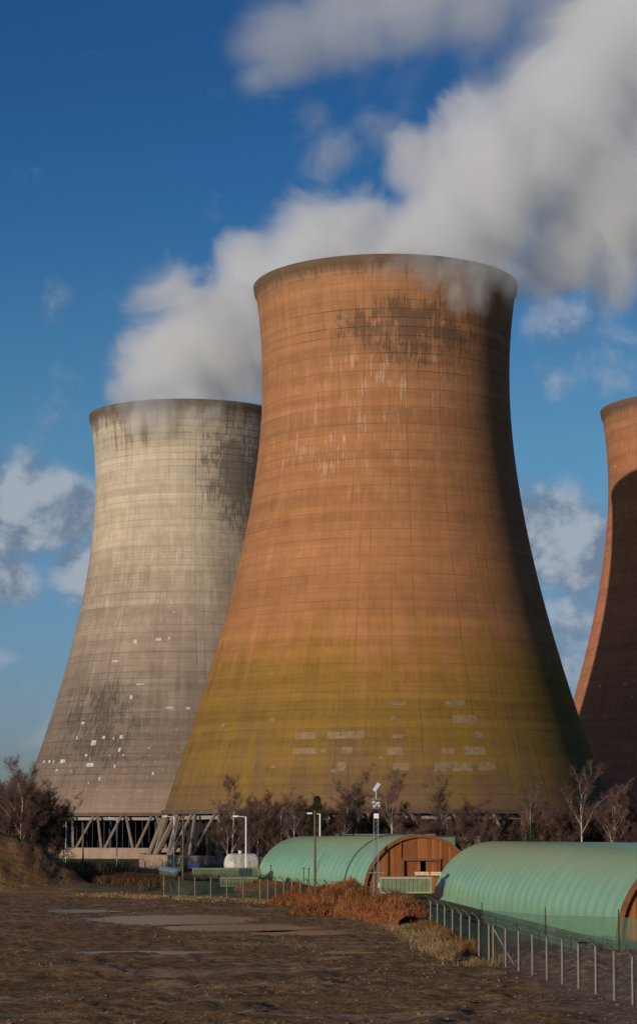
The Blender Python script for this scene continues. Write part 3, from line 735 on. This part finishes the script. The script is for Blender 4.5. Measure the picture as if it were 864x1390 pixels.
# dry grass along the fence foot
def line_pts(poly, wid, dens, zoff=0):
    out = []
    for (a, b) in zip(poly[:-1], poly[1:]):
        L = math.dist(a, b)
        for k in range(int(L*dens)):
            t = random.random(); w = random.gauss(0, wid); x = a[0]+(b[0]-a[0])*t + w; y = a[1]+(b[1]-a[1])*t + random.gauss(0, wid)
            out.append((x, y, gz(x, y)+zoff))
    return out
FA = [(-27, 262), (-18.2, 250), (-6, 236), (4.0, 205), (8.6, 172), (9.9, 148), FENCE_C]
def cheap(poly, wid, dens):
    out = line_pts_np(poly, wid, dens); return out
def line_pts_np(poly, wid, dens):
    o = []
    for (a, b) in zip(poly[:-1], poly[1:]):
        L = math.dist(a, b); N = int(L*dens); t = rng.random(N); w = rng.normal(0, wid, N); w2 = rng.normal(0, wid, N)
        x = a[0]+(b[0]-a[0])*t+w; y = a[1]+(b[1]-a[1])*t+w2; keep = fbm(x*.4, y*.3, 3) > .40
        x, y = x[keep], y[keep]; o.append(np.stack([x, y, gheight(x, y)], -1))
    return np.concatenate(o)
scatter('dry_grass', line_pts_np([(-27, 256), (-19, 247), (-8, 234), (-4, 226)], 1.6, 230), .15, .5, .03, dgm, 'pale dry grass along the edge of the mud below the far fence', .5, 5)
scatter('dry_grass', line_pts_np([(7.0, 186), (8.0, 165), (8.9, 150), (9.6, 128)], .9, 620), .3, 1.05, .014, dgm, 'straw coloured dry grass at the foot of the fence near its corner', 1.3, 6, .55)
scatter('dead_weeds', line_pts_np([(8.6, 180), (9.4, 158), (9.8, 146), (10.2, 131)], .55, 420), .5, 1.9, .013, stemmat('brown_weeds', [(.34, (.10, .05, .02)), (.6, (.28, .15, .06))]), 'tall brown dead weeds grown into the fence before its corner', .8, 7, .45)
# bramble bank behind the mud (x 110..330 px)
def bank(poly, wid, dens, h0, h1, mat, name, label, seed, w=.03):
    return scatter(name, line_pts_np(poly, wid, dens), h0, h1, w, mat, label, .6, seed, .4)
bank([(-28, 284), (-24, 274), (-19, 268)], 1.9, 1300, .7, 1.9, bbm, 'bramble_scrub', 'dark reddish bramble bank behind the end of the mud mound', 8)
bank([(-19, 262), (-15.5, 258)], 1.3, 1200, .8, 2.6, olm, 'reed_scrub', 'upright dry reeds left of the green cylinder', 9)
bank([(-66, 280), (-50, 279), (-42, 279), (-36, 284), (-32, 288)], 2.2, 800, .8, 2.6, olm, 'mound_scrub', 'olive brown scrub along the crest of the mud mound', 10, .03)
bank([(-33, 322), (-22, 318), (-12, 325)], 3.0, 400, .8, 2.0, olm, 'verge_scrub', 'low scrub in front of the cream tower basin', 12)
bank([(-22, 362), (0, 356), (20, 355), (56, 352)], 5.0, 300, 1.0, 3.0, stemmat('thicket', [(.34, (.035, .018, .015)), (.6, (.10, .055, .042))]), 'thicket', 'purple brown undergrowth under the belt of bare trees', 13, .03)
bank([(-56, 330), (-42, 335), (-36, 345)], 4.0, 500, 1.2, 4.6, stemmat('dark_thicket', [(.34, (.022, .013, .010)), (.6, (.06, .035, .026))]), 'thicket', 'dark undergrowth below the left copse', 14, .03)

# ------------------------------------------------------------------ fences
postc = simple('weathered_concrete_post', (.17, .145, .115), .25, 4, .9)
wirem = simple('dark_wire', (.05, .05, .045), .2, 4, .6, metal=.3)
def netmat(name, col, a):
    m, n = newmat(name); g = n.new('ShaderNodeTexCoord').outputs['Object']
    n.out(n.ramp(n.noise(g, .8, 4), [(.3, tuple(c*.7 for c in col)), (.7, col)]), .8, spec=.2, alpha=n.ss(n.noise(g, .5, 3), .2, .8, a*.75, a*1.2)); return m
def crank_post():
    mb = MB(); mb.tube([(0, 0, -.3), (0, 0, 2.35), (-.22, -.25, 2.62), (-.48, -.5, 2.82)], [.078, .07, .06, .045], 4)
    return mb.mesh('post', postc, False)
CP = crank_post()
def fence(poly, spacing, label, net, ph=2.2, wires=True, name='concrete_post_fence', post=None, strut=None):
    a0 = poly[0]; root = empty(name, (a0[0], a0[1], 0), label=label, cat='fence')
    tops = []; netb = MB()
    seglist = []
    for si, (a, b) in enumerate(zip(poly[:-1], poly[1:])):
        L = math.dist(a, b); k = max(1, round(L/spacing))
        for q in range(k + (1 if si == len(poly)-2 else 0)):
            t = q/k; x = a[0]+(b[0]-a[0])*t; y = a[1]+(b[1]-a[1])*t; z = gz(x, y)*.5
            link('post', post or CP, root, (x-a0[0], y-a0[1], z+random.uniform(-.05, .05)), random.uniform(-.08, .08)); tops.append((x-a0[0], y-a0[1], z))
    for p, q in zip(tops[:-1], tops[1:]):
        netb.face([(p[0]+.1, p[1], p[2]-.1), (q[0]+.1, q[1], q[2]-.1), (q[0]+.1, q[1], q[2]+ph), (p[0]+.1, p[1], p[2]+ph)])
    netb.build('netting', net, root)
    if wires:
        w = MB()
        for (ox, oy, oz) in ((.09, 0, 2.25), (.09, 0, 1.2), (-.22, -.25, 2.63), (-.46, -.48, 2.8)):
            w.tube([(p[0]+ox, p[1]+oy, p[2]+oz) for p in tops], .012, 3, cap=False)
        w.build('wire', wirem, root)
    if strut:
        x, y = strut; MB().tube([(x-a0[0]+1.3, y-a0[1]-2.2, -.3), (x-a0[0]+.05, y-a0[1]-.1, 2.1)], .07, 4).build('brace', postc, root)
    return root
fence([FENCE_C, (14.4, 104), (16.2, 92)], 3.3, 'pale concrete post fence with cranked tops, running to the lower right corner', netmat('grey_chain_link', (.10, .10, .09), .22), strut=FENCE_C)
fence([(8.9, 169), (9.9, 148), (FENCE_C[0]-.1, FENCE_C[1]+2)], 5.3, 'cranked post fence with dark green netting beside the nearest hut', netmat('dark_green_netting', (.020, .045, .035), .62), ph=2.0)
fence([(-18.2, 251), (-6.5, 238), (1.8, 212), (7.6, 180)], 2.9, 'concrete post fence with dark netting, running behind the bracken heap', netmat('dull_green_netting', (.03, .05, .035), .45), ph=1.9)
fence([(-40, 352), (-31, 345), (-22, 340)], 3.2, 'short fence of pale posts before the cream tower', netmat('pale_netting', (.12, .14, .10), .25), ph=1.6, wires=False)
# netting screen on thin steel poles before the nearest hut
pole = MB().tube([(0, 0, -.2), (0, 0, 2.9)], .04, 6).mesh('post', simple('dark_steel_pole', (.04, .035, .03), .3, 4))
fence([(11.8, 154), (15.1, 142), (19.2, 136.5), (23, 131)], 60, 'thin steel pole screen of green netting in front of the nearest hut', netmat('light_green_netting', (.09, .16, .11), .55), ph=2.35, wires=False, name='netting_screen', post=pole)

# ------------------------------------------------------------------ lamp posts, poles, mast
whitem = simple('white_lamp_metal', (.72, .72, .70), .08, 2, .5)
woodp = simple('old_pole_wood', (.12, .085, .045), .3, 3, .9, streak=True)
def lamp(px, ytop, Y, label, arm=-1.0):
    x = (px-432)*Y/FPX; zt = EYE + (1117.5-ytop)*Y/FPX; z0 = gz(x, Y)
    root = empty('street_lamp', (x, Y, z0), label=label, cat='street lamp', group='white street lamps'); h = zt-z0
    MB().tube([(0, 0, -.1), (0, 0, 1.3), (0, 0, 1.32), (0, 0, h)], [.15, .14, .11, .10], 8).build('pole', whitem, root, smooth=False)
    MB().tube([(0, 0, h-.08), (arm*.7, -.05, h+.02), (arm*1.3, -.1, h+.08)], .055, 6).build('arm', whitem, root)
    hd = MB().box((arm*1.65, -.12, h+.10), (.85, .26, .16)); hd.tube([(arm*1.3, -.12, h+.02), (arm*2.0, -.12, h+.0)], [.10, .08], 6); hd.build('lamp_head', whitem, root)
lamp(91, 1111, 350, 'leftmost white street lamp, against the dark evergreens')
lamp(160, 1111, 383, 'white street lamp in front of the cream tower columns, second from the left')
lamp(237, 1109, 372, 'white street lamp where the two towers overlap, left of the old wooden pole')
lamp(334, 1109, 332, 'white street lamp standing right in front of the white tank')
lamp(434, 1105, 338, 'white street lamp rising behind the middle hut, by the dark conifer')
def wpole(px, ytop, Y, label, r=.13):
    x = (px-432)*Y/FPX; zt = EYE + (1117.5-ytop)*Y/FPX; z0 = gz(x, Y)
    root = empty('wooden_pole', (x, Y, z0), label=label, cat='pole', group='old wooden poles')
    MB().tube([(0, 0, -.2), (.03, 0, (zt-z0)*.5), (0, 0, zt-z0)], [r*1.15, r, r*.8], 7).build('pole', woodp, root)
    MB().box((0, -.1, zt-z0-.4), (.5, .08, .1)).tube([(-.2, -.1, zt-z0-.4), (-.2, -.1, zt-z0-.2)], .03, 5).tube([(.2, -.1, zt-z0-.4), (.2, -.1, zt-z0-.2)], .03, 5).build('insulator_bracket', darkm, root)
wpole(427, 1100, 248, 'tall old wooden pole in front of the middle green hut')
wpole(249, 1106, 268, 'brown wooden pole beside the dark mouth of the green cylinder')
wpole(114, 1117, 300, 'greenish wooden pole in front of the cream tower, by the bramble bank')
rustm = simple('rusty_stake', (.07, .04, .028), .3, 4)
for (px, yt, Y, lab) in ((412, 1177, 232, 'left of two short rusty stakes before the middle hut'), (419, 1178, 230, 'right of two short rusty stakes before the middle hut'), (368, 1174, 240, 'short rusty stake at the left end of the middle hut')):
    x = (px-432)*Y/FPX; zt = EYE+(1117.5-yt)*Y/FPX; z0 = gz(x, Y)
    root = empty('iron_stake', (x, Y, z0), label=lab, cat='stake', group='rusty iron stakes')
    MB().tube([(0, 0, -.2), (0, 0, zt-z0)], .06, 6).build('stake_shaft', rustm, root); MB().box((0, 0, zt-z0-.1), (.2, .14, .12)).build('stake_cap', rustm, root)
# floodlight mast
galv = simple('galvanised_steel', (.30, .31, .33), .15, 3, .45, metal=.5)
Y = 240.0; x = (510-432)*Y/FPX; H_ = EYE+(1117.5-1096)*Y/FPX
root = empty('floodlight_mast', (x, Y, 0), label='grey lattice mast with floodlight and cameras on top, in front of the timber hut end', cat='mast')
mb = MB(); K = [(.34*math.cos(a), .34*math.sin(a)) for a in (R(200), R(320), R(80))]
for k in K: mb.tube([(k[0]*1.0, k[1]*1.0, 0), (k[0]*.85, k[1]*.85, H_-1.2)], .04, 5)
nb = 16
for j in range(nb):
    z0_, z1_ = j*(H_-1.3)/nb, (j+1)*(H_-1.3)/nb
    for i_ in range(3): a, b = K[i_], K[(i_+1) % 3]; mb.tube([(a[0]*.93, a[1]*.93, z0_), (b[0]*.93, b[1]*.93, z1_)], .014, 3)
mb.build('lattice_tower', galv, root)
mb = MB().box((0, 0, 3.0), (1.8, .5, .07)); mb.build('lower_bracket', galv, root)
MB().box((0, 0, H_-1.0), (.55, .5, .55)).build('control_box', simple('cream_box', (.65, .62, .55), .1), root)
mb = MB().box((0, 0, H_+.9), (1.05, .8, .06))
for a in range(8):
    t = a*math.pi/4; mb.tube([(.5*math.cos(t), .4*math.sin(t), H_+.9), (.5*math.cos(t), .4*math.sin(t), H_-.05)], .02, 3)
mb.box((0, 0, H_-.1), (1.05, .8, .06)); mb.build('head_platform', galv, root)
for (dx, dz, w) in ((-.3, .55, .3), (.2, .45, .36), (.32, .15, .26), (-.2, .1, .28), (.0, .3, .22)):
    m_ = MB().box((dx, -.35, H_+dz), (w, .3, .22)); m_.tube([(dx, -.5, H_+dz), (dx, -.56, H_+dz)], .09, 8); m_.build('camera_housing', simple('pale_housing', (.5, .5, .48), .1), root)
MB().tube([(0, 0, H_+.9), (.0, 0, H_+1.9)], .06, 6).build('head_pole', galv, root)
Mr = Matrix.Rotation(R(35), 3, 'Y') @ Matrix.Rotation(R(-20), 3, 'X')
MB().box((.1, 0, H_+2.25), (.34, .34, .95), M=Mr).box((.02, -.2, H_+2.25), (.42, .06, 1.05), M=Mr).build('floodlight', simple('floodlight_shell', (.6, .63, .66), .1, metal=.3), root)
MB().box((.45, -.3, .6+1.0), (.5, .3, .6)).build('cabinet', whitem, root)

# ------------------------------------------------------------------ tank, green cylinder, containers
tankm, n = newmat('stained_white_tank')
g = n.new('ShaderNodeTexCoord').outputs['Object']
f = n.add(n.mul(n.noise(n.v('MULTIPLY', g, (1, 1, .35)), 1.1, 6, .75), .7), n.mul(n.noise(g, 4, 4), .3))
n.out(n.ramp(f, [(.36, (.10, .09, .07)), (.46, (.42, .39, .32)), (.60, (.68, .65, .56))]), .7, spec=.2)
def capsule(L, r, dome, n_=24):
    pts, rad = [], []
    for k in range(7): a = math.pi/2*k/6; pts.append((-L/2 - dome*math.cos(a), 0, 0)); rad.append(max(.02, r*math.sin(a)))
    for k in range(7): a = math.pi/2*(6-k)/6; pts.append((L/2 + dome*math.cos(a), 0, 0)); rad.append(max(.02, r*math.sin(a)))
    return MB().tube(pts, rad, n_)
Y = 338.0; x = (329-432)*Y/FPX
root = empty('storage_tank', (x, Y, 0), R(22), label='stained white horizontal tank with domed ends, left of the middle hut', cat='tank')
capsule(3.9, 1.72, .95).build('tank_body', tankm, root, (0, 0, 2.05), smooth=True)
MB().tube([(-.3, 0, 3.7), (-.3, 0, 4.15)], .32, 12).tube([(-.3, 0, 4.15), (-.3, 0, 4.22)], .42, 12).build('manhole', tankm, root)
for dx in (-1.4, 1.4): MB().box((dx, 0, .45), (.35, 2.8, .95)).build('saddle', rustm, root)
greenp = simple('pale_green_paint', (.135, .16, .082), .25, 1, .6)
olive = simple('olive_metal', (.085, .105, .050), .3, 1, .6)
bluem = simple('faded_blue_sheet', (.16, .22, .26), .2, 1.5, .6)
navy = simple('dark_blue_tarpaulin', (.015, .03, .08), .3, 1.5, .5)
# green cylinder lying on its side with an open mouth
A = inv(251, 1179, 272); B = inv(222, 1173, 296)
root = empty('pipe_section', (A.x, A.y, 0), label='big pale green pipe section lying down with its dark open end facing us', cat='pipe')
d = Vector((B.x-A.x, B.y-A.y, 0)); L = d.length; d.normalize(); rp = 1.3; mb = MB(); pts = [(0, 0, rp), (d.x*L, d.y*L, rp)]
mb.tube(pts, rp, 24, cap=False); mb.build('pipe_wall', olive, root, smooth=True)
MB().tube([(d.x*.05, d.y*.05, rp), (-d.x*.14, -d.y*.14, rp)], [rp+.1, rp+.1], 24, cap=False).build('flange', simple('flange', (.06, .06, .05), .3), root)
MB().tube([(d.x*.5, d.y*.5, rp), (d.x*.6, d.y*.6, rp)], rp-.03, 24).build('pipe_shade_disc', darkm, root)  # black disc painted as the shade down the pipe
mb = MB()
for k in range(9):
    a0_, a1_ = R(40+k*11), R(51+k*11); side = Vector((d.y, -d.x, 0)); rr = rp+.04
    p = [Vector((0, 0, rp)) + d*t + side*(rr*math.cos(a)) + Vector((0, 0, rr*math.sin(a))) for t, a in ((3, a0_), (3, a1_), (L-.5, a1_), (L-.5, a0_))]; mb.face(p)
mb.build('sheet_cover', bluem, root)
def container(name, px0, px1, ytop, ybot, Y, depth, mat, label, ribs=True, rz=0.0, lid=None, cat='container', grp=None):
    x0, x1 = (px0-432)*Y/FPX, (px1-432)*Y/FPX; zt = EYE+(1117.5-ytop)*Y/FPX; zb = max(EYE+(1117.5-ybot)*Y/FPX, 0)
    if ybot > 1e3 and zb < .3: zb = 0
    w = x1-x0; h = zt-zb
    root = empty(name, ((x0+x1)/2, Y+depth/2, zb), rz, label=label, cat=cat, group=grp)
    mb = MB().box((0, 0, h/2), (w, depth, h))
    if ribs:
        k = int(w/.45)
        for q in range(k): mb.box((-w/2+(q+.5)*w/k, -depth/2-.03, h/2), (.2, .06, h*.86))
        k = int(depth/.45)
        for q in range(k):
            for s_ in (-1, 1): mb.box((s_*(w/2+.03), -depth/2+(q+.5)*depth/k, h/2), (.06, .2, h*.86))
    mb.build('body', mat, root)
    fr = MB()
    for sx_ in (-1, 1):
        for sy_ in (-1, 1): fr.box((sx_*(w/2-.05), sy_*(depth/2-.05)+sy_*.07, h/2), (.16, .16, h+.04))
    fr.box((0, -depth/2-.05, h-.06), (w, .12, .16)).box((0, -depth/2-.05, .08), (w, .12, .16))
    fr.build('frame', lid or mat, root)
    MB().box((0, 0, h+.05), (w+.1, depth+.1, .08)).build('lid', lid or mat, root)
    return root
container('open_skip', 262, 352, 1179, 1192, 318, 3, olive, 'long low olive skip lying below the white tank', lid=greenp)
container('open_skip', 300, 350, 1191, 1203, 272, 2.5, olive, 'lower pale green skip nearest the fence, left of the middle hut', lid=greenp)
container('covered_crate', 256, 270, 1171, 1179, 322, 2, navy, 'dark blue covered crate right of the pipe mouth', ribs=False)
container('equipment_crate', 325, 341, 1180, 1190, 300, 2, greendark, 'dark green crate at the foot of the street lamp by the tank', ribs=True)
container('shipping_container', 590, 617, 1135.5, 1175, 330, 3, greenp, 'pale green steel container standing behind the timber hut end', lid=greendark)
container('site_cabin', 615, 650, 1136.5, 1165, 352, 3, simple('cream_cabin', (.42, .42, .26), .12, 1, .7), 'cream flat roofed cabin behind the gap between the huts', ribs=False, lid=simple('cabin_roof', (.50, .50, .40), .1))
container('flat_roof_shed', 455, 590, 1133, 1150, 345, 5, greendark, 'long dark green shed with pale flat roof edge behind the middle hut', ribs=True, lid=simple('pale_roof_edge', (.10, .14, .11), .1))
container('low_container', 515, 584, 1191, 1212, 236, 2.4, greenp, 'pale green low container in front of the timber hut door', lid=simple('pale_lid', (.30, .27, .16), .15))
# timber stack on the low container
Y = 236.6; x = (578-432)*Y/FPX; z = EYE+(1117.5-1191)*Y/FPX+.08
plank = simple('pale_sawn_timber', (.55, .40, .23), .2, 3)
root = empty('timber_pack', (x, Y+.6, z), label='pack of pale sawn planks lying on the low green container', cat='timber pack')
for dx in (-.9, .9): MB().box((dx, 0, .08), (.2, 1.3, .16)).build('bearer', darkm, root)
for j in range(2):
    mb = MB()
    for k in range(5): mb.box((-.55 if j % 2 else -.5, -.5+k*.25, .26+j*.2), (1.55, .22, .18)); mb.box((1.0, -.5+k*.25, .26+j*.2), (1.2, .22, .18))
    mb.build('plank_layer', plank, root)
# rusty scrap beside the nearest hut
root = empty('scrap_heap', (18.6, 139, gz(18.6, 139)), label='flat heap of rusty scrap sheets beside the foot of the nearest hut', cat='scrap heap')
for k in range(9):
    M_ = Matrix.Rotation(random.uniform(-.25, .25), 3, 'X') @ Matrix.Rotation(random.uniform(-.2, .2), 3, 'Y') @ Matrix.Rotation(random.uniform(0, 3), 3, 'Z')
    MB().box((random.uniform(-1.3, 1.3), random.uniform(-.8, .8), .1+.05*k), (1.6, .8, .06), M=M_).build('rusty_sheet', rustm, root)
# scattered stones and clods on the mud
clod = []
for s_ in range(4):
    mb = MB(); rd = random.Random(s_); import bmesh
    bm = bmesh.new(); bmesh.ops.create_icosphere(bm, subdivisions=1, radius=1)
    mb.v = [(v.co.x*rd.uniform(.6, 1.2), v.co.y*rd.uniform(.6, 1.2), v.co.z*rd.uniform(.4, .9)) for v in bm.verts]; mb.f = [tuple(v.index for v in f.verts) for f in bm.faces]; mb.mi = [0]*len(mb.f); bm.free()
    clod.append((np.array(mb.v), mb.f))
V = []; F = []
N = 17000; xr = rng.uniform(-45, 24, N); yr = 84 + 160*rng.random(N)**1.2; kp = fbm(xr*.12, yr*.1, 3) > .42
for X_, Y_ in zip(xr[kp], yr[kp]):
    cv, cf = clod[random.randrange(4)]; s_ = .035+.12*random.random()**4; b = len(V); z = gz(X_, Y_)
    a = random.uniform(0, 6.28); ca, sa = math.cos(a), math.sin(a)
    V += [(X_+(v[0]*ca-v[1]*sa)*s_, Y_+(v[0]*sa+v[1]*ca)*s_, z+v[2]*s_) for v in cv]; F += [tuple(b+i_ for i_ in f) for f in cf]
me = bpy.data.meshes.new('mud_clods'); me.from_pydata(V, [], F); me.materials.append(simple('clod_earth', (.125, .072, .045), .55, 1.5)); me.update()
tag(link('mud_clods', me), 'loose clods and small stones strewn over the mud', 'clods', kind='stuff')
